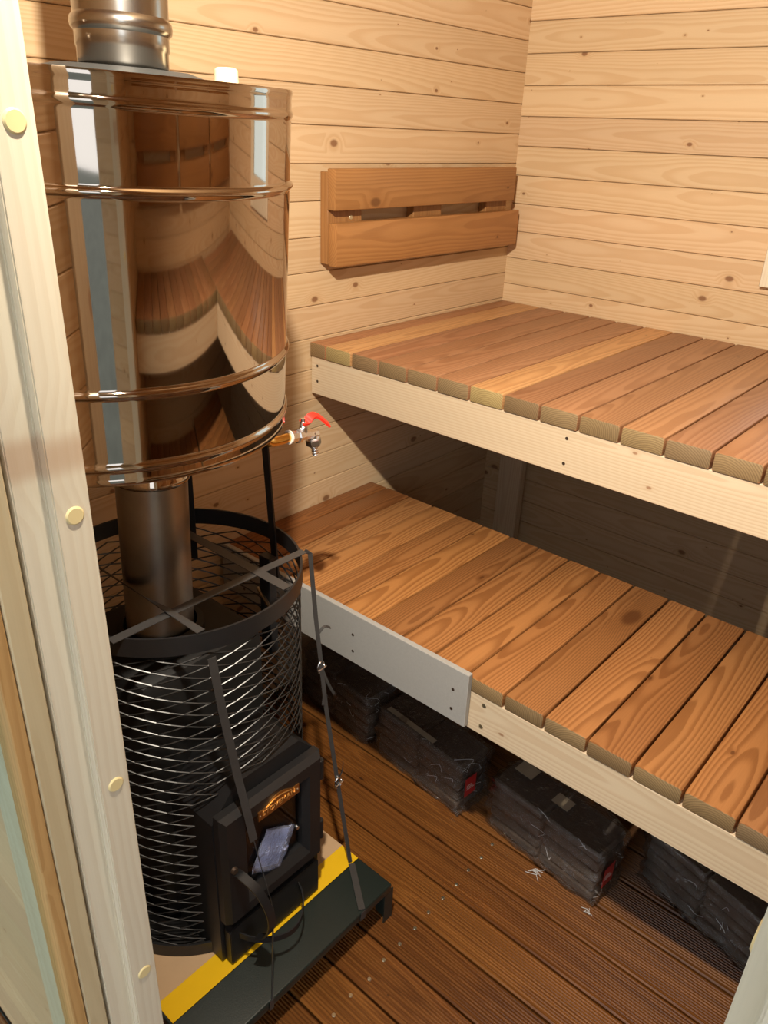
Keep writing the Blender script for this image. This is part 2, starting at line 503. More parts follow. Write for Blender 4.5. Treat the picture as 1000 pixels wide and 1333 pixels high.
# window on the back wall
win = empty('window_1', (0, -1.08, WZ0), kind='structure', label='small window in pale spruce casing on the back wall')
for a, bb, n in ((-.867, -.805, 0), (-1.355, -1.293, 0)):
    board('casing', (-.011, (a+bb)/2, (WZ0+WZ1)/2), WZ1-WZ0+.12, .062, .022, 'z', 'x', SPRUCE_JAMB, win)
CZ0 = 1.211
for zc in (CZ0+.031, WZ1+.035):
    board('casing', (-.011, -1.08, zc), .43, .062, .022, 'y', 'x', SPRUCE_JAMB, win)
for y in (-.868, -1.292):
    board('window_frame', (.02, y, (WZ0+WZ1)/2), WZ1-WZ0, .04, .05, 'z', 'x', SPRUCE_JAMB, win)
for zc in (WZ0+.02, WZ1-.02):
    board('window_frame', (.02, -1.08, zc), .384, .04, .05, 'y', 'x', SPRUCE_JAMB, win)
box('pane', .016, .022, -1.28, -.88, WZ0+.03, WZ1-.03, GLASS, win, 0)

# doorway: jambs with rebate and plugs, head, open glazed door leaf, outside casing
XF = -1.978
door = empty('door_1', (-2.0, -1.15, 0), kind='structure', label='doorway with pale spruce frame and opened glass door leaf')
def jamb_post(name, y_face, s):
    """s=+1: left jamb (room beyond +y), -1: right jamb; stepped profile swept up"""
    prof = [(XF, y_face), (XF, y_face+s*.068), (-2.038, y_face+s*.068), (-2.038, y_face+s*.012), (-2.0105, y_face+s*.012), (-2.0105, y_face)]
    H = 1.93
    cx, cy = -2.0, y_face+s*.03
    bm = bmesh.new()
    A = [bm.verts.new((-H/2, y-cy, x-cx)) for x, y in prof]
    B = [bm.verts.new((H/2, y-cy, x-cx)) for x, y in prof]
    for i in range(len(prof)):
        j = (i+1) % len(prof)
        bm.faces.new((A[i], A[j], B[j], B[i]))
    bm.faces.new(A); bm.faces.new(B)
    bmesh.ops.recalc_face_normals(bm, faces=bm.faces)
    es = [e for e in bm.edges if abs(e.verts[0].co.x-e.verts[1].co.x) > 1]
    bmesh.ops.bevel(bm, geom=es, offset=.0012, segments=2, affect='EDGES')
    mw = Matrix(((0, 0, 1, cx), (0, 1, 0, cy), (-1, 0, 0, H/2), (0, 0, 0, 1)))
    return obj(name, mesh_from_bm(name, bm, SPRUCE_JAMB, True, 40), door, mw)
YL, YR = -.860, -1.4365
jl = jamb_post('jamb', YL, 1)
jr = jamb_post('jamb', YR, -1)
pbm = lathe_bm([(.0001, .0016), (.0072, .0016), (.0086, .0004), (.0086, -.003)], 24)
pme = mesh_from_bm('plug', pbm, PLUG, True, 30)
for z in (1.541, 1.235, .9225, .617, .312):
    obj('plug', pme, jl, Matrix.Translation((-1.9935, YL, z)) @ Matrix.Rotation(PI/2, 4, 'X'))
    obj('plug', pme, jr, Matrix.Translation((-1.9935, YR, z)) @ Matrix.Rotation(-PI/2, 4, 'X'))
box('door_head', -2.038, XF, YR-.068, YL+.068, 1.93, 1.99, SPRUCE_JAMB, door)
for y0, y1 in ((-.745, -.675), (-1.62, -1.55)):
    board('outside_casing', (-2.041, (y0+y1)/2, .98), 1.96, .07, .02, 'z', 'x', SPRUCE_JAMB, door, color=(.78, .80, .74))
leaf = empty('door_leaf', (-2.04, -.83, 0)); leaf.parent = door
leaf.matrix_basis = world_of(door).inverted() @ Matrix.Translation((-2.04, -.83, 0)); WM[leaf.name] = Matrix.Translation((-2.04, -.83, 0))
LX0, LX1 = -2.0415, -2.66
for x0, x1 in ((-2.063, LX0), (LX1, LX1+.0215)):
    board('stile', ((x0+x1)/2, -.828, .97), 1.90, .0215, .040, 'z', 'y', SPRUCE_JAMB, leaf, color=(.86, .78, .62))
for x0, x1 in ((-2.078, -2.0635), (LX1+.022, LX1+.0365)):
    board('glazing_bead', ((x0+x1)/2, -.829, .97), 1.88, .0145, .034, 'z', 'y', BRASS_WOOD, leaf)
for z in (.04, 1.90):
    board('leaf_rail', ((LX0+LX1)/2, -.828, z), .574, .08, .040, 'x', 'y', SPRUCE_JAMB, leaf)
box('pane', LX1+.03, -2.074, -.831, -.825, .08, 1.86, GLASS, leaf, 0)

# ================================================================ benches
P = .09
UX, UZ, UT = -.8948, 1.0502, .0369
def bench_boards(root, spans, x0, x1, ztop, T, mat, tones, axis='x', bev=.004):
    for i, (y0, y1) in enumerate(spans):
        w_ = abs(y1-y0)-.0036
        c = ((x0+x1)/2+random.uniform(-.001, .001), (y0+y1)/2, ztop-T/2) if axis == 'x' else ((y0+y1)/2, (x0+x1)/2, ztop-T/2)
        board('bench_board', c, abs(x1-x0), w_, T, axis, 'z', mat, root, THERMO_END, bev, tones[i] if i < len(tones) else jit(.10))
upper = empty('upper_bench', (-.45, -1.1, UZ-.14), label='upper sauna bench of brown heat-treated boards on a pale spruce rail', cat='bench', group='sauna benches')
spans = [(0, -.0588)] + [(-.0588-P*i, -.0588-P*(i+1)) for i in range(22)]
ut = [(.95, .86, .80), (1.55, 1.65, 1.4), (.92, .86, .86), (.98, .94, .92), (.98, .95, .95), (1.0, .98, .98), (1.6, 1.68, 1.42), (.88, .82, .80),
      (1.0, .97, .95), (1.02, .98, .92), (1.10, 1.08, 1.0), (.90, .86, .88), (1.06, 1.0, .95), (.9, .86, .82)]
bench_boards(upper, spans, UX, -.002, UZ, UT, THERMO, ut)
URZ0, URZ1 = .9140, UZ-UT
ur = board('front_rail', (UX+.021, -1.05, (URZ0+URZ1)/2), 2.09, URZ1-URZ0, .034, 'y', 'x', SPRUCE_RAIL, upper)
obj_rail_back = board('back_rail', (-.02, -1.05, (URZ0+URZ1)/2), 2.09, URZ1-URZ0, .034, 'y', 'x', SPRUCE_RAIL, upper)
for y in (-.020, -.76, -1.45, -2.05):
    board('cross_rail', ((UX-.0)/2, y-.0, (URZ0+URZ1)/2-.002), .82, URZ1-URZ0-.01, .034, 'x', 'y', SPRUCE_RAIL, upper)
for y in (-.15,):
    board('support_post', (-.058, y, .457), .910, .09, .034, 'z', 'x', SPRUCE_RAIL, upper)
hbm = lathe_bm([(.0001, .0003), (.0026, .0003), (.0032, .0006), (.0037, .0003), (.0037, -.003)], 14)
hme = mesh_from_bm('screw', hbm, HOLE, True, 30)
ROTL = Matrix.Rotation(-PI/2, 4, 'Y')
for y, z in ((-.027, .991), (-.027, .950), (-.757, .993), (-.758, .938), (-1.45, .99), (-1.45, .94)):
    obj('screw', hme, ur, Matrix.Translation((UX+.004, y, z)) @ ROTL)

LXF, LXB, LZ, LT = -1.2057, -.637, .579, .0343
P2, G0 = .0887, -.7755
lower = empty('lower_bench', (-.92, -1.1, LZ-.13), label='lower sauna bench of orange-brown boards with a grey board on its front', cat='bench', group='sauna benches')
spans = [(0, G0+8*P2)] + [(G0+P2*(8-i), G0+P2*(7-i)) for i in range(22)]
lt = [(.80, .68, .60), (.82, .72, .66), (1.12, 1.15, 1.15), (1.18, 1.18, 1.1), (1.02, .98, .9), (1.18, 1.15, 1.0), (.92, .86, .80), (1.05, 1.0, .92), (1.10, 1.05, .95),
      (1.05, .98, .9), (.98, .92, .86), (1.05, 1.0, .95), (.92, .84, .78), (1.0, .96, .9), (1.08, 1.02, .95)]
bench_boards(lower, spans, LXF, LXB, LZ, LT, THERMO_LOW, lt)
LRZ0, LRZ1 = .4510, LZ-LT
lr = board('front_rail', (LXF+.019, -1.05, (LRZ0+LRZ1)/2), 2.09, LRZ1-LRZ0, .034, 'y', 'x', SPRUCE_RAIL, lower)
board('back_rail', (LXB-.03, -1.05, (LRZ0+LRZ1)/2), 2.09, LRZ1-LRZ0, .034, 'y', 'x', SPRUCE_RAIL, lower)
for y in (-.020, -.83, -1.45, -2.05):
    board('cross_rail', ((LXF+LXB)/2, y, (LRZ0+LRZ1)/2), .48, LRZ1-LRZ0-.01, .034, 'x', 'y', SPRUCE_RAIL, lower)
for x, y in ((LXB-.06, -.2), (LXB-.06, -1.2), (LXB-.06, -2.0)):
    board('leg', (x, y, LRZ0/2), LRZ0, .07, .034, 'z', 'x', SPRUCE_RAIL, lower)
for y, z in ((-.822, .526), (-.820, .472), (-1.45, .526), (-1.45, .472)):
    obj('screw', mesh_from_bm('screw', lathe_bm([(.0001, .0004), (.0046, .0006), (.0052, .0002), (.0052, -.003)], 14), SCREW, True, 30), lr, Matrix.Translation((LXF+.002, y, z)) @ ROTL)
hs = box('heat_shield', LXF-.0135, LXF-.0005, -.790, -.015, .4605, .5905, CEMENT, lower, .0012)
hs['label'] = 'grey cement board screwed to the bench front'
for y, z in ((-.477, .535), (-.478, .491), (-.755, .539), (-.755, .490), (-.10, .535), (-.10, .49)):
    obj('screw', hme, hs, Matrix.Translation((LXF-.0136, y, z)) @ ROTL)

# the L-shaped return along the far wall (seen in the tank's reflection)
URY = -1.63
upr = empty('upper_return_bench', (-1.44, -1.75, UZ-.14), label='upper bench return along the wall facing the stove, mirrored in the tank', cat='bench', group='sauna benches')
xs = [(UX-.003-P*i, UX-.003-P*(i+1)) for i in range(12)]
bench_boards(upr, xs, Y_FAR+.002, URY, UZ, UT, THERMO, [], 'y')
board('front_rail', ((UX+X_DOOR)/2, URY-.021, (URZ0+URZ1)/2), UX-X_DOOR-.006, URZ1-URZ0, .034, 'x', 'y', SPRUCE_RAIL, upr)
LRY = -1.53
lpr = empty('lower_return_bench', (-1.58, -1.68, LZ-.13), label='lower bench return along the wall facing the stove, mirrored in the tank', cat='bench', group='sauna benches')
xs = [(LXF-.022-P2*i, LXF-.022-P2*(i+1)) for i in range(8)]
bench_boards(lpr, xs, -1.95, LRY, LZ, LT, THERMO_LOW, [], 'y')
board('front_rail', ((LXF+X_DOOR)/2-.01, LRY-.021, (LRZ0+LRZ1)/2), LXF-X_DOOR-.04, LRZ1-LRZ0, .034, 'x', 'y', SPRUCE_RAIL, lpr)

# backrests
def backrest(label, ox, oy, s, x0, x1, hi, group='sauna backrests'):
    root = empty('backrest', (ox, oy, 1.23), label=label, cat='backrest', group=group)
    yb, yf = oy+s*.027, oy+s*.055
    (ta, tb), (ba, bb_) = hi
    nz = (0, s, 0)
    board('backrest_board', ((ta+tb)/2, (yb+yf)/2, 1.4145), tb-ta, .093, .0275, 'x', nz, BACKR, root, None, .003, (1.0, 1, 1))
    board('backrest_board', ((ba+bb_)/2, (yb+yf)/2, 1.2880), bb_-ba, .102, .0275, 'x', nz, BACKR, root, None, .003, (1.04, 1.02, 1.0))
    return root, yb
bk, yb = backrest('brown two-board backrest on the pale wall above the upper bench', -.45, 0, -1, 0, 0, ((-.859, -.078), (-.853, -.040)))
for i, (x0, x1) in enumerate(((-.856, -.735), (-.528, -.405), (-.185, -.075))):
    bt = board('batten', ((x0+x1)/2, -.0137, 1.347), .212, x1-x0, .0265, 'z', (0, -1, 0), BACKR, bk, None, .0015, (.95, .95, .95))
    if i == 0:
        obj('screw', mesh_from_bm('screw', lathe_bm([(.0001, .001), (.005, .001), (.006, 0), (.006, -.003)], 12), SCREW, True, 30), bt,
            Matrix.Translation((-.775, -.0272, 1.348)) @ Matrix.Rotation(PI/2, 4, 'X'))
for lab, a, b in (('brown backrest on the wall facing the stove, nearest the doorway', -1.90, -1.32), ('middle brown backrest on the wall facing the stove', -1.28, -.70),
                  ('brown backrest on the wall facing the stove, nearest the window wall', -.66, -.08)):
    bk2, _ = backrest(lab, (a+b)/2, Y_FAR, 1, 0, 0, ((a, b), (a, b)))
    for x in (a+.06, b-.06):
        board('batten', (x, Y_FAR+.0137, 1.347), .212, .08, .0265, 'z', (0, 1, 0), BACKR, bk2, None, .0015)

# lamp above the doorway
lp0, la = Vector(LAMP_POS), (Vector(LAMP_AIM)-Vector(LAMP_POS)).normalized()
lamp = empty('spot_lamp', (X_DOOR, LAMP_POS[1], LAMP_POS[2]), label='small cream spot lamp on the wall above the doorway', cat='lamp')
lathe('lamp_base', [(.0001, 0), (.036, 0), (.036, .008), (.010, .014), (.0001, .014)], (X_DOOR, LAMP_POS[1], LAMP_POS[2]+.03), (X_DOOR+1, LAMP_POS[1], LAMP_POS[2]+.03), CREAM, lamp, 32, False)
cyl('lamp_arm', (X_DOOR+.010, LAMP_POS[1], LAMP_POS[2]+.03), tuple(lp0-la*.020), .005, CREAM, lamp, 10)
lathe('lamp_head', [(.012, -.035), (.022, -.030), (.026, -.008), (.024, -.008), (.020, -.026), (.0001, -.028)], lp0, lp0+la, CREAM, lamp, 32, False)
ld = bpy.data.lights.new('bulb', 'SPOT')
ld.energy = LAMP_POWER; ld.color = LAMP_COLOR; ld.shadow_soft_size = .020
ld.spot_size = math.radians(152); ld.spot_blend = 1.0
lo = bpy.data.objects.new('bulb', ld)
put(lo, lamp, Matrix.Translation(LAMP_POS) @ (-la).to_track_quat('Z', 'Y').to_matrix().to_4x4())

# ================================================================ stove
SX, SY, RB = -1.612, -.405, .227
Z0, ZR = .112, .846
stove = empty('wood_stove', (SX, SY, Z0), label='black round wood-burning sauna stove in a mesh basket', cat='stove')
def band(name, r, z0, z1, t, mat, parent):
    prof = [(r-t, z0), (r, z0), (r, z1), (r-t, z1), (r-t, z0)]
    return lathe(name, prof, (SX, SY, 0), (SX, SY, 1), mat, parent, 96, False)
band('top_ring', RB, ZR-.033, ZR, .004, BLACK, stove)
band('bottom_ring', RB-.001, Z0+.001, Z0+.030, .004, BLACK, stove)
# expanded metal basket
bm = bmesh.new()
NC, PZ = 32, .0247
RM = RB-.005
zlo, zhi = Z0+.026, ZR-.030
rows = int((zhi-zlo)/(PZ/2))
def in_housing(p):
    if p.y > SY-.12: return False
    x = p.x
    top = .528 if -1.672 < x < -1.526 else (.528-(abs(x+1.599)-.073)*1.05)
    return -1.732 < x < -1.474 and p.z < top+.004
def node(i, j):
    a = 2*PI*i/NC
    return Vector((SX+RM*math.cos(a), SY+RM*math.sin(a), zlo+j*PZ/2))
for i in range(NC):
    for j in range(rows+1):
        if (i+j) % 2: continue
        for dj in (-1, 1):
            if not 0 <= j+dj <= rows: continue
            a, b = node(i, j), node(i+1, j+dj)
            mid = (a+b)/2
            n = Vector((mid.x-SX, mid.y-SY, 0)).normalized()
            mid += n*(RM-Vector((mid.x-SX, mid.y-SY)).length)*.9
            if in_housing(a) or in_housing(b): continue
            prev = None
            for q in (a, mid, b):
                t = (b-a).normalized()
                n = Vector((q.x-SX, q.y-SY, 0)).normalized()
                s = t.cross(n).normalized()
                if s.z < 0: s = -s
                e1 = (n*.55+s*.83).normalized(); e2 = t.cross(e1).normalized()
                ring = [bm.verts.new(q+e1*u*.0014+e2*v*.0008) for u, v in ((-1, -1), (1, -1), (1, 1), (-1, 1))]
                if prev:
                    for k in range(4): bm.faces.new((prev[k], prev[(k+1) % 4], ring[(k+1) % 4], ring[k]))
                prev = ring
bmesh.ops.recalc_face_normals(bm, faces=bm.faces)
bmobj('mesh_basket', bm, WIRE, stove, False)
# firebox inside
fb = bmesh.new()
bm_box(fb, -.15, .12, -.105, .16, 0, .58, .03, 2)
obj('firebox', mesh_from_bm('firebox', fb, BLACKB, True, 40), stove, Matrix.Translation((SX, SY, Z0+.02)))
lathe('pipe_collar', [(.076, 0), (.076, .03), (.064, .034), (.064, 0)], (-1.648, -.405, Z0+.60), (-1.648, -.405, 1.0), BLACKB, stove, 40, False)
cyl('damper_rod', (-1.50, -.55, .742), (-1.46, -.45, .750), .004, STEELB, stove, 10)
box('lifting_bracket', -1.448, -1.430, -.470, -.440, .60, .815, BLACK, stove, .001)
lathe('base_plate', [(.0001, 0), (RB-.012, 0), (RB-.012, .008), (.0001, .008)], (SX, SY, Z0+.001), (SX, SY, 1), BLACKB, stove, 64, False)
# door housing (chamfered tunnel)
def prism(name, pts, y0, y1, mat, parent, bevel=.002):
    bm = bmesh.new()
    A = [bm.verts.new((x, y0, z)) for x, z in pts]; B = [bm.verts.new((x, y1, z)) for x, z in pts]
    for i in range(len(pts)):
        j = (i+1) % len(pts); bm.faces.new((A[i], A[j], B[j], B[i]))
    bm.faces.new(A); bm.faces.new(B[::-1])
    bmesh.ops.recalc_face_normals(bm, faces=bm.faces)
    if bevel: bmesh.ops.bevel(bm, geom=list(bm.edges), offset=bevel, segments=2, affect='EDGES')
    return bmobj(name, bm, mat, parent)
HX0, HX1 = -1.728, -1.478
hp = [(HX0, Z0+.004), (HX0, .471), (-1.672, .528), (-1.526, .528), (HX1, .474), (HX1, Z0+.004)]
def housing():
    bm = bmesh.new()
    y0, y1 = -.630, -.50
    inn = [(-1.695, .245), (-1.695, .465), (-1.508, .465), (-1.508, .245)]
    F = [bm.verts.new((x, y0, z)) for x, z in hp]; K = [bm.verts.new((x, y1, z)) for x, z in hp]
    f = [bm.verts.new((x, y0, z)) for x, z in inn]; kk = [bm.verts.new((x, y1+.02, z)) for x, z in inn]
    n = len(hp)
    for i in range(n):
        j = (i+1) % n; bm.faces.new((F[i], F[j], K[j], K[i]))
    for i in range(4):
        j = (i+1) % 4; bm.faces.new((f[i], f[j], kk[j], kk[i]))
    bm.faces.new(kk)
    for q in ((F[0], F[1], f[1], f[0]), (F[1], F[2], f[1]), (F[2], F[3], f[2], f[1]), (F[3], F[4], f[2]), (F[4], F[5], f[3], f[2]), (F[5], F[0], f[0], f[3])):
        bm.faces.new(q)
    bm.faces.new(K)
    bmesh.ops.recalc_face_normals(bm, faces=bm.faces)
    return bmobj('door_housing', bm, BLACK, stove, False)
housing()
# door leaf: frame with bevelled rim and window opening
DX0, DX1, DZ0, DZ1 = -1.718, -1.497, .237, .484
OX0, OX1, OZ0, OZ1 = -1.669, -1.534, .274, .452
def frame_loft(name, steps, mat, parent, close_first=True):
    """steps: list of (x0,x1,z0,z1,y) rectangles lofted in order"""
    bm = bmesh.new(); R = []
    for x0, x1, z0, z1, y in steps:
        R.append([bm.verts.new(c) for c in ((x0, y, z0), (x1, y, z0), (x1, y, z1), (x0, y, z1))])
    for a, b in zip(R, R[1:]):
        for i in range(4):
            j = (i+1) % 4; bm.faces.new((a[i], a[j], b[j], b[i]))
    for i in range(4):
        j = (i+1) % 4; bm.faces.new((R[-1][i], R[-1][j], R[0][j], R[0][i]))
    bmesh.ops.recalc_face_normals(bm, faces=bm.faces)
    return bmobj(name, bm, mat, parent, False)
sd = frame_loft('stove_door', [(OX0, OX1, OZ0, OZ1, -.6315), (DX0-.008, DX1+.008, DZ0-.006, DZ1+.009, -.6315), (DX0-.008, DX1+.008, DZ0-.006, DZ1+.009, -.646),
                               (DX0, DX1, DZ0, DZ1, -.658), (OX0-.010, OX1+.010, OZ0-.016, OZ1+.006, -.658), (OX0, OX1, OZ0, OZ1, -.645)], BLACK, stove)
box('door_pane', OX0-.004, OX1+.004, -.6365, -.6325, OZ0-.004, OZ1+.004, STOVEGLASS, sd, 0)
for z in (.447, .325):
    lathe('clip_screw', [(.0001, .005), (.004, .005), (.0048, 0)], (-1.541, -.6366, z), (-1.541, -1.0, z), CHROME, sd, 12, True)
for z in (.440, .282):
    cyl('hinge', (-1.4845, -.645, z-.024), (-1.4845, -.645, z+.024), .0065, BLACK, sd, 14, .001)
# copper plaque with an arched top and raised lettering
pb = bmesh.new()
pp = [(-1.651, .4425), (-1.554, .4425), (-1.554, .4635)]
for i in range(13):
    t = i/12; x = -1.570-(.065)*t
    pp.append((x, .4635+.013*math.sin(PI*t)))
pp.append((-1.651, .4635))
A = [pb.verts.new((x, -.6582, z)) for x, z in pp]; B = [pb.verts.new((x, -.6605, z)) for x, z in pp]
for i in range(len(pp)):
    j = (i+1) % len(pp); pb.faces.new((A[i], A[j], B[j], B[i]))
pb.faces.new(A); pb.faces.new(B)
bmesh.ops.recalc_face_normals(pb, faces=pb.faces)
pq = bmobj('plaque', pb, PLAQUE, sd, False)
pq['label'] = 'small copper plaque with raised lettering'
def text_mesh(s, size, mat, extrude, name='lettering'):
    cu = bpy.data.curves.new(name, 'FONT')
    cu.body = s; cu.size = size; cu.extrude = extrude; cu.align_x = 'CENTER'; cu.align_y = 'CENTER'
    to = bpy.data.objects.new(name, cu); COL.objects.link(to)
    bpy.context.view_layer.update()
    dg = bpy.context.evaluated_depsgraph_get()
    me = bpy.data.meshes.new_from_object(to.evaluated_get(dg))
    bpy.data.objects.remove(to)
    me.materials.clear(); me.materials.append(mat)
    return me
tm = text_mesh('STOVEMAN', .0150, GILT, .0006)
obj('lettering', tm, sd, Matrix.Translation((-1.6025, -.6609, .4540)) @ Matrix.Rotation(PI/2, 4, 'X'))
for x in (-1.647, -1.558):
    lathe('rivet', [(.0001, .0012), (.0018, .0010), (.0022, 0)], (x, -.6605, .453), (x, -1.0, .453), SCREW, sd, 10)
bm = tube_bm(bez([(-1.632, -.6611, .4625), (-1.619, -.6611, .4675), (-1.6025, -.6611, .4708), (-1.586, -.6611, .4675), (-1.573, -.6611, .4625)], 5), .0007, 5)
bmobj('arch_line', bm, GILT, sd)
# ash drawer
ad = prism('ash_drawer', [(-1.720, Z0+.006), (-1.720, .203), (-1.711, .211), (-1.503, .211), (-1.494, .203), (-1.494, Z0+.006)], -.631, -.650, BLACK, stove, .0015)
# handles: flat bowed straps
hpts = bez([(-1.704, -.6585, .362), (-1.703, -.675, .363), (-1.695, -.706, .345), (-1.687, -.724, .302), (-1.683, -.724, .258), (-1.686, -.710, .222), (-1.694, -.692, .210)], 6)
nr = []
for i, q in enumerate(hpts):
    t = (hpts[min(i+1, len(hpts)-1)]-hpts[max(i-1, 0)]).normalized()
    nr.append(Vector((1, 0, 0)).cross(t))
bmobj('handle', ribbon_bm(hpts, nr, .016, .003), BLACK, sd)
lathe('handle_bolt', [(.0001, .006), (.006, .006), (.007, 0)], (-1.709, -.6582, .372), (-1.709, -1, .372), HOLE, sd, 12)
hpts = [Vector((-1.700+.150*i/20, -.650-.066*math.sin(PI*i/20)**.7, .182)) for i in range(21)]
bmobj('handle', ribbon_bm(hpts, (0, 0, 1), .003, .014), BLACK, ad)
# clear bag with papers left behind the glass
bag = empty('document_bag', (-1.60, -.58, .25), label='crumpled clear plastic document bag tucked in the stove door window', cat='bag')
bb = bmesh.new()
bmesh.ops.create_grid(bb, x_segments=14, y_segments=14, size=.5)
for v in bb.verts:
    u, q = v.co.x, v.co.y
    v.co = Vector((u*.078, .0016*math.sin(u*9+q*4)+.0012*math.sin(q*14), q*.088))
mwb = Matrix.Translation((-1.606, -.6445, .326)) @ Matrix.Rotation(math.radians(-4), 4, 'X') @ Matrix.Rotation(math.radians(30), 4, 'Y')
PAPERW = plain('daylit_white_paper', (.72, .78, .95), .5)  # blue cast of the daylight painted into the paper
bo = obj('clear_sleeve', mesh_from_bm('clear_sleeve', bb, BAGFILM, True), bag, mwb)
sm_ = bo.modifiers.new('thickness', 'SOLIDIFY'); sm_.thickness = .0008
pbm_ = bmesh.new(); bm_box(pbm_, -.032, .032, .0036, .0046, -.037, .037, .0003)
obj('paper', mesh_from_bm('paper', pbm_, PAPERW), bag, mwb)

# ---------------------------------------------------------------- flue pipe
F0, F1 = Vector((-1.648, -.405, .740)), Vector((-1.617, -.410, 1.65))
fd = (F1-F0).normalized()
def fz(z): return F0+fd*((z-F0.z)/fd.z)
flue = empty('flue_pipe', tuple(F0), label='stainless steel flue pipe rising from the stove through the water tank', cat='pipe')
def pipe(name, z0, z1, prof, mat): return lathe(name, prof, fz(z0), fz(z1), mat, flue, 72, False, 40)
r = .058
pipe('lower_pipe', .740, 1.03, [(r-.003, 0), (r, 0), (r, .29), (r-.002, .29)], SOOT)
pipe('socket_pipe', 1.02, 1.20, [(r+.0015, 0), (r+.0045, .004), (r+.0045, .010), (r+.0012, .014), (r+.0012, .19)], STEEL)
L = 2.21-1.55
pipe('upper_pipe', 1.55, 2.20, [(r, 0), (r, .076), (r+.0015, .078), (r+.0015, .094), (r+.0055, .098), (r+.0065, .104), (r+.0055, .110), (r+.002, .114), (r+.002, L)], STEELB)

# ---------------------------------------------------------------- water tank
tn = Vector((.013, -.045, 1)).normalized()
ref = Vector((-18.8*.09-.013*.81, -4.5*.09+.045*.81, 3*.09+.28))
TBt, TTt, RT = (9.605-3)*.09, (14.66-3)*.09, .2683
def hz(u): return (u-9.605)*.09
tb, tt = ref+tn*TBt, ref+tn*TTt
tank = empty('water_tank', tuple(tb), label='shiny round stainless steel water tank above the stove', cat='water tank')
H = TTt-TBt
def bead(z, h=.0055, wd=.008):
    return [(RT, z-wd-.010), (RT, z-wd-.002), (RT, z-wd), (RT+h*.35, z-wd*.72), (RT+h*.85, z-wd*.35), (RT+h, z), (RT+h*.85, z+wd*.35), (RT+h*.35, z+wd*.72), (RT, z+wd), (RT, z+wd+.002), (RT, z+wd+.010)]
prof = [(.0001, .012), (RT-.012, .012), (RT-.010, 0), (RT-.001, 0), (RT+.0015, .004), (RT, .009)]
prof += bead(hz(9.872), .0035, .006) + bead(hz(10.911), .0045, .006)
for k in range(1, 8): prof.append((RT, H*(.30+.05*k)))
prof += bead(hz(13.395), .0045, .006) + bead(hz(14.344), .0022, .006)
prof += [(RT, H-.008), (RT+.0015, H-.004), (RT, H), (RT-.008, H), (RT-.010, H-.006), (.0001, H-.006)]
lathe('tank_body', prof, tb, tt, STEEL, tank, 160, False, 50)
cc = fz(1.60)
cc = tt+tn*-.004+Vector((.065, .0, .0)); lathe('collar', [(.128, -.006), (.126, .001), (.085, .012), (.060, .013), (.060, 0)], cc, cc+tn, RUBBER, tank, 64, False)
pcap = (-1.483, -.452)
lathe('filler_cap', [(.0001, .024), (.013, .024), (.0165, .021), (.0175, .003), (.0175, -.012), (.0001, -.012)], (pcap[0], pcap[1], 1.592), (pcap[0], pcap[1], 3), CREAM, tank, 24, False)
# legs: flat black bars from the tank down into the basket
for (x0, y0, z0), (x1, y1, z1), nn in (((-1.402, -.437, .74), (-1.440, -.452, 1.135), (1, 0, 0)), ((-1.466, -.255, .74), (-1.478, -.275, 1.135), (.6, .8, 0)), ((-1.800, -.300, .74), (-1.79, -.31, 1.135), (-1, .5, 0))):
    bmobj('leg', ribbon_bm([(x0, y0, z0), (x1, y1, z1)], nn, .016, .004), BLACK, tank, False)
# tap
ty = -.505
tap = empty('tap', (-1.46, ty, 1.06)); tap.parent = tank
tap.matrix_basis = world_of(tank).inverted() @ Matrix.Translation((-1.46, ty, 1.06)); WM[tap.name] = Matrix.Translation((-1.46, ty, 1.06))
TZ = 1.063
bmobj('elbow_pipe', tube_bm(bez([(-1.482, ty, 1.145), (-1.482, ty, 1.095), (-1.472, ty, 1.068), (-1.446, ty, TZ), (-1.424, ty, TZ)], 5), .0085, 14), BRASS, tap)
ta = Vector((1, 0, -.14)).normalized()
def tp(t): return Vector((-1.424, ty, TZ))+ta*t
cyl('washer', tp(-.002), tp(.001), .0125, LABELWHITE, tap, 20)
lathe('valve_body', [(.0001, 0), (.0105, 0), (.0105, .016), (.0130, .018), (.0130, .024), (.0100, .027), (.0092, .040), (.0095, .062), (.0085, .066), (.0001, .066)], tp(.001), tp(1), CHROME, tap, 8, False, 20)
sp = tp(.034)
lathe('valve_stem', [(.0075, .0), (.0075, .016), (.0060, .018), (.0060, .024), (.0045, .026), (.0045, .031), (.0001, .031)], sp, sp+Vector((0, 0, 1)), CHROME, tap, 12, True, 25)
lp = [sp+Vector(d) for d in ((-.004, 0, .0245), (.006, -.002, .0245), (.012, -.004, .031), (.020, -.006, .034), (.029, -.009, .030), (.039, -.012, .021), (.049, -.015, .011))]
bmobj('lever', ribbon_bm(bez(lp, 5), (.35, -.45, 1), .015, .004), RED, tap)
sp2 = tp(.056)
dn = Vector((.18, 0, -1)).normalized()
lathe('spout_nut', [(.0095, -.004), (.0095, .008), (.0140, .010), (.0140, .021), (.0100, .024), (.0001, .024)], sp2, sp2+dn, CHROME, tap, 6, True, 15)
hp2 = [(.0065, 0)]
for i in range(4): hp2 += [(.0068, .001+.0052*i), (.0050, .0048+.0052*i), (.0068, .0052+.0052*i)]
hp2 += [(.0050, .0225)]
lathe('hose_barb', hp2, sp2+dn*.021, sp2+dn, CHROME, tap, 16, True, 25)

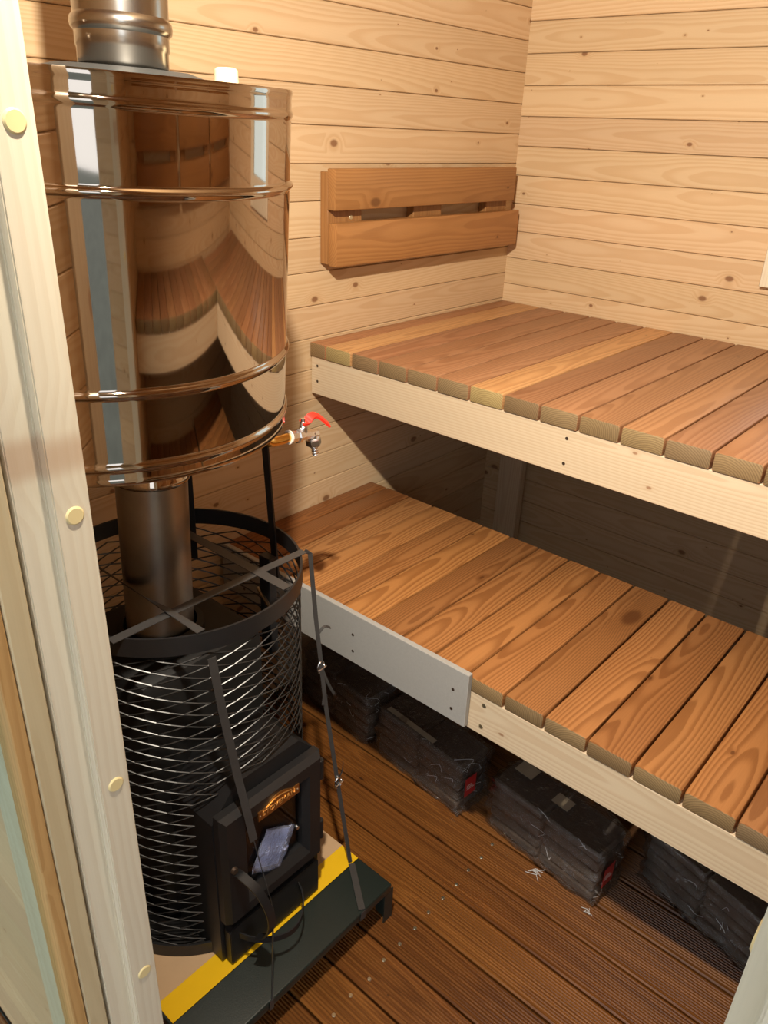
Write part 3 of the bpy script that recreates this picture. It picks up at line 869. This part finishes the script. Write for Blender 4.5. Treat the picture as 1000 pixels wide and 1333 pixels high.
# ---------------------------------------------------------------- hearth plate, cardboard, tape
hpz = .108
plate = empty('hearth_plate', (-1.615, -.42, 0), label='dark green-black sheet metal plate under the stove with folded legs', cat='hearth plate')
PX0, PX1, PY0, PY1 = -1.862, -1.374, -.750, -.10
box('top_sheet', PX0, PX1, PY0, PY1, hpz-.022, hpz, PLATE, plate, .0035, 3, sm=True)
for x in (PX0+.006, PX1-.006):
    for y, s in ((PY0+.02, 1), (PY1-.02, -1)):
        bm = bmesh.new()
        bm_box(bm, x-.0015, x+.0015, y-.017, y+.017, 0, hpz-.02, .0006)
        bmobj('leg', bm, PLATE, plate, False)
        bm = bmesh.new()
        bm_box(bm, x-.014, x+.014, y-s*.017-.0015, y-s*.017+.0015, 0.0, hpz-.02, .0006)
        bmobj('leg', bm, PLATE, plate, False)
cardb = meta(box('cardboard_sheet', -1.858, -1.377, -.642, -.12, hpz, hpz+.0032, CARD, None, .0006), 'brown cardboard sheet between the stove and the metal plate', 'cardboard')
meta(box('yellow_tape', -1.858, -1.378, -.655, -.606, hpz+.0030, hpz+.0042, TAPE, None, .0002), 'yellow tape strip along the front edge of the cardboard', 'tape')

# ---------------------------------------------------------------- straps
def strap(label, runs, buckles=(), tails=()):
    root = empty('packing_strap', tuple(runs[0][0][0]), label=label, cat='strap', group='packing straps on the stove')
    for pts, nrm, wd in runs:
        bmobj('band', ribbon_bm(pts, nrm, wd, .0012), STRAP, root, False)
    for c, ax in buckles:
        c = Vector(c)
        loop = [c+Vector((math.cos(a)*.0085, 0, math.sin(a)*.014)) for a in [2*PI*i/16 for i in range(17)]]
        bmobj('buckle', tube_bm(loop, .0018, 6), CHROME, root)
        bmobj('buckle', tube_bm([c+Vector((-.008, -.002, -.004)), c+Vector((.011, -.004, .001))], .0016, 6), CHROME, root)
    for pts, nrm in tails:
        bmobj('loose_end', ribbon_bm(bez(pts, 5), nrm, .006, .0010), STRAP, root, False)
    return root
zt = ZR+.0012
strap('black strap lying across the front of the basket ring with buckles down its right end',
      [([(-1.812, -.533, zt), (-1.600, -.533, zt+.001), (-1.418, -.533, zt)], (0, 0, 1), .017),
       ([(-1.416, -.533, zt), (-1.405, -.536, .838), (-1.402, -.548, .70), (-1.403, -.578, .50), (-1.403, -.612, .33), (-1.400, -.652, .116)], (-.45, -.88, .1), .0085),
       ([(-1.400, -.656, .1145), (-1.464, -.746, .1105)], (0, 0, 1), .014),
       ([(-1.464, -.7515, .110), (-1.466, -.7515, .088)], (0, -1, 0), .014)],
      [((-1.402, -.562, .590), 0), ((-1.402, -.614, .322), 0)],
      [([(-1.402, -.550, .66), (-1.385, -.554, .675), (-1.372, -.558, .668)], (0, -.3, 1)), ([(-1.402, -.564, .59), (-1.391, -.572, .55), (-1.379, -.577, .52)], (0, -1, 0)),
       ([(-1.402, -.564, .585), (-1.405, -.574, .54), (-1.410, -.577, .51)], (-.4, -1, 0)), ([(-1.402, -.614, .33), (-1.394, -.617, .352), (-1.391, -.617, .372)], (1, -1, 0))])
strap('black strap running over the basket ring and down past the stove door handle',
      [([(-1.711, -.205, zt+.0014), (-1.711, -.300, zt+.0014), (-1.711, -.470, zt+.0030), (-1.707, -.520, zt+.0030), (-1.704, -.609, zt+.0014)], [(0, 0, 1), (.6, 0, .8), (.777, 0, .63), (.3, 0, .9), (0, 0, 1)], .015),
       ([(-1.705, -.6330, .812), (-1.697, -.642, .70), (-1.686, -.655, .57), (-1.680, -.668, .49), (-1.676, -.676, .43)], (-.2, -1, 0), .014),
       ([(-1.676, -.676, .43), (-1.668, -.712, .28), (-1.712, -.752, .110)], (.9, -.35, 0), .006),
       ([(-1.712, -.752, .112), (-1.713, -.752, .086)], (0, -1, 0), .010)])
strap('black strap crossing the basket ring to the right of the flue pipe',
      [([(-1.528, -.196, zt+.0014), (-1.528, -.610, zt+.0026)], (0, 0, 1), .019)])

# ---------------------------------------------------------------- packs of briquettes under the lower bench
def pack(label, a, b, h=.155, depth=.115, red=True, tags=()):
    a, b = Vector((*a, 0)), Vector((*b, 0))
    u = (b-a).normalized(); L = (b-a).length
    v = Vector((0, 0, 1)).cross(u)
    if v.x < 0: v = -v
    mw = Matrix.Identity(4)
    for i in range(3):
        mw[i][0], mw[i][1], mw[i][2], mw[i][3] = u[i], v[i], (0, 0, 1)[i], a[i]
    root = bpy.data.objects.new('briquette_pack', None); root.empty_display_size = .05
    put(root, None, mw)
    meta(root, label, 'briquette pack', 'wrapped briquette packs under the lower bench')
    n, cols = 5, 2
    bmx = bmesh.new()
    bl, bh = L/cols-.007, h/n-.0065
    bm_box(bmx, -bl/2, bl/2, -depth/2+.004, depth/2-.004, -bh/2, bh/2, .004, 1)
    bme = mesh_from_bm('briquette', bmx, BRIQ, True, 40)
    for i in range(cols):
        for j in range(n):
            obj('briquette', bme, root, mw @ Matrix.Translation((L/cols*(i+.5)+random.uniform(-.001, .001), depth/2+random.uniform(-.001, .001), h/n*(j+.5)+.0015)))
    wb = bmesh.new()
    bm_box(wb, -.003, L+.004, -.003, depth+.003, .0008, h+.004)
    bmesh.ops.subdivide_edges(wb, edges=list(wb.edges), cuts=14, use_grid_fill=True)
    rs = random.Random(label)
    ph = [rs.uniform(0, 6) for _ in range(6)]
    for q in wb.verts:
        x, y, z = q.co
        e = (.0022*math.sin(x*90+ph[0]+z*40)+.0018*math.sin(z*130+ph[1]-x*50)+.0015*math.sin(y*150+ph[2]+x*70))
        end = max(0, 1-min(abs(x), abs(L-x))/.03)
        k = 1+1.4*end
        c = Vector((L/2, depth/2, h/2)); d = (q.co-c); d = Vector((d.x/L, d.y/depth, d.z/h)).normalized()
        q.co += d*(e*k+.0016)
        q.co.z = max(q.co.z, .0006)
        if end > 0:     # gathered, pinched ends
            q.co.y += (depth/2-y)*.10*end
            q.co.z += (h/2-z)*.07*end*(1 if z > h/2 else 0)
    wrap = obj('plastic_wrap', mesh_from_bm('plastic_wrap', wb, FILM, True), root, mw)
    # wrinkled gathers on the near end, coloured pale in place of glints
    for q_ in range(14):
        y0 = rs.uniform(.01, depth-.01); z0 = rs.uniform(.02, h)
        p0 = Vector((L+.006, y0, z0)) if q_ < 9 else Vector((rs.uniform(.3, 1.0)*L, -.0055, rs.choice([rs.uniform(.3, .9)*h, h])))
        pts = [p0, p0+Vector((rs.uniform(-.02, .004), rs.uniform(-.02, .02), rs.uniform(-.012, .012))), p0+Vector((rs.uniform(-.04, -.01), rs.uniform(-.02, .01), rs.uniform(-.02, .02)))]
        for q in pts: q.y = min(max(q.y, -.004), depth)
        bmobj_local = tube_bm(bez(pts, 3), rs.uniform(.0003, .0006), 4)
        obj('film_crease_glint', mesh_from_bm('film_crease_glint', bmobj_local, CREASE_GLINT, True), wrap, mw)
    if red:
        bx = bmesh.new(); bm_box(bx, L+.0085, L+.0092, .016, .056, h*.34, h*.72, 0)
        lab = obj('printed_label', mesh_from_bm('printed_label', bx, LABELRED), root, mw)
        lab['label'] = 'red printed label'
        for q in range(3):
            bx = bmesh.new(); bm_box(bx, L+.0092, L+.0095, .022, .050-.005*q, h*(.47+.04*q), h*(.486+.04*q), 0)
            obj('print_line', mesh_from_bm('print_line', bx, LABELWHITE), lab, mw)
    for tx, ty_, tw, tl in tags:
        bx = bmesh.new(); bm_box(bx, tx, tx+tl, ty_, ty_+tw, h+.0065, h+.0072, 0)
        obj('paper_tag', mesh_from_bm('paper_tag', bx, PAPER), root, mw)
    return root
CREASE_GLINT = plain('film_crease_glint', (.75, .74, .72), .2)  # pale colour painted as glints on the wrap; torn film scraps share it
pack('dark wrapped briquette pack farthest back, beside the stove basket', (-.985, -.060), (-1.020, -.352), .158, red=False)
pack('wrapped briquette pack below the grey board end with a clear red label', (-1.012, -.385), (-1.043, -.682), .155, tags=((.03, .004, .016, .17),))
pack('wrapped briquette pack standing out farthest on the floor with cream paper tags on top', (-1.012, -.755), (-1.045, -1.060), .152, tags=((.02, .06, .04, .05), (.14, .045, .035, .045)))
pack('shaded briquette pack nearest the doorway under the bench', (-.895, -1.105), (-.968, -1.392), .150, red=False)

# bits of torn film on the floor
def scrap(label, c, n, sz):
    root = empty('film_scrap', c, label=label, cat='plastic scrap', group='torn film scraps')
    rs = random.Random(label)
    for _ in range(n):
        p0 = Vector(c)
        ps = [p0+Vector((rs.uniform(-1, 1)*sz*.3, rs.uniform(-1, 1)*sz*.3, rs.uniform(.001, .008))) for _ in range(2)]
        ps.append(p0+Vector((rs.uniform(-1, 1)*sz, rs.uniform(-1, 1)*sz, .0015)))
        bmobj('curl', tube_bm(bez(ps, 4), .0006, 4), CREASE_GLINT, root)
scrap('small curl of torn clear film on the floor before the pack with paper tags', (-1.052, -.922, 0), 9, .022)
scrap('torn film tail at the near corner of the pack with paper tags', (-1.066, -1.066, 0), 5, .022)
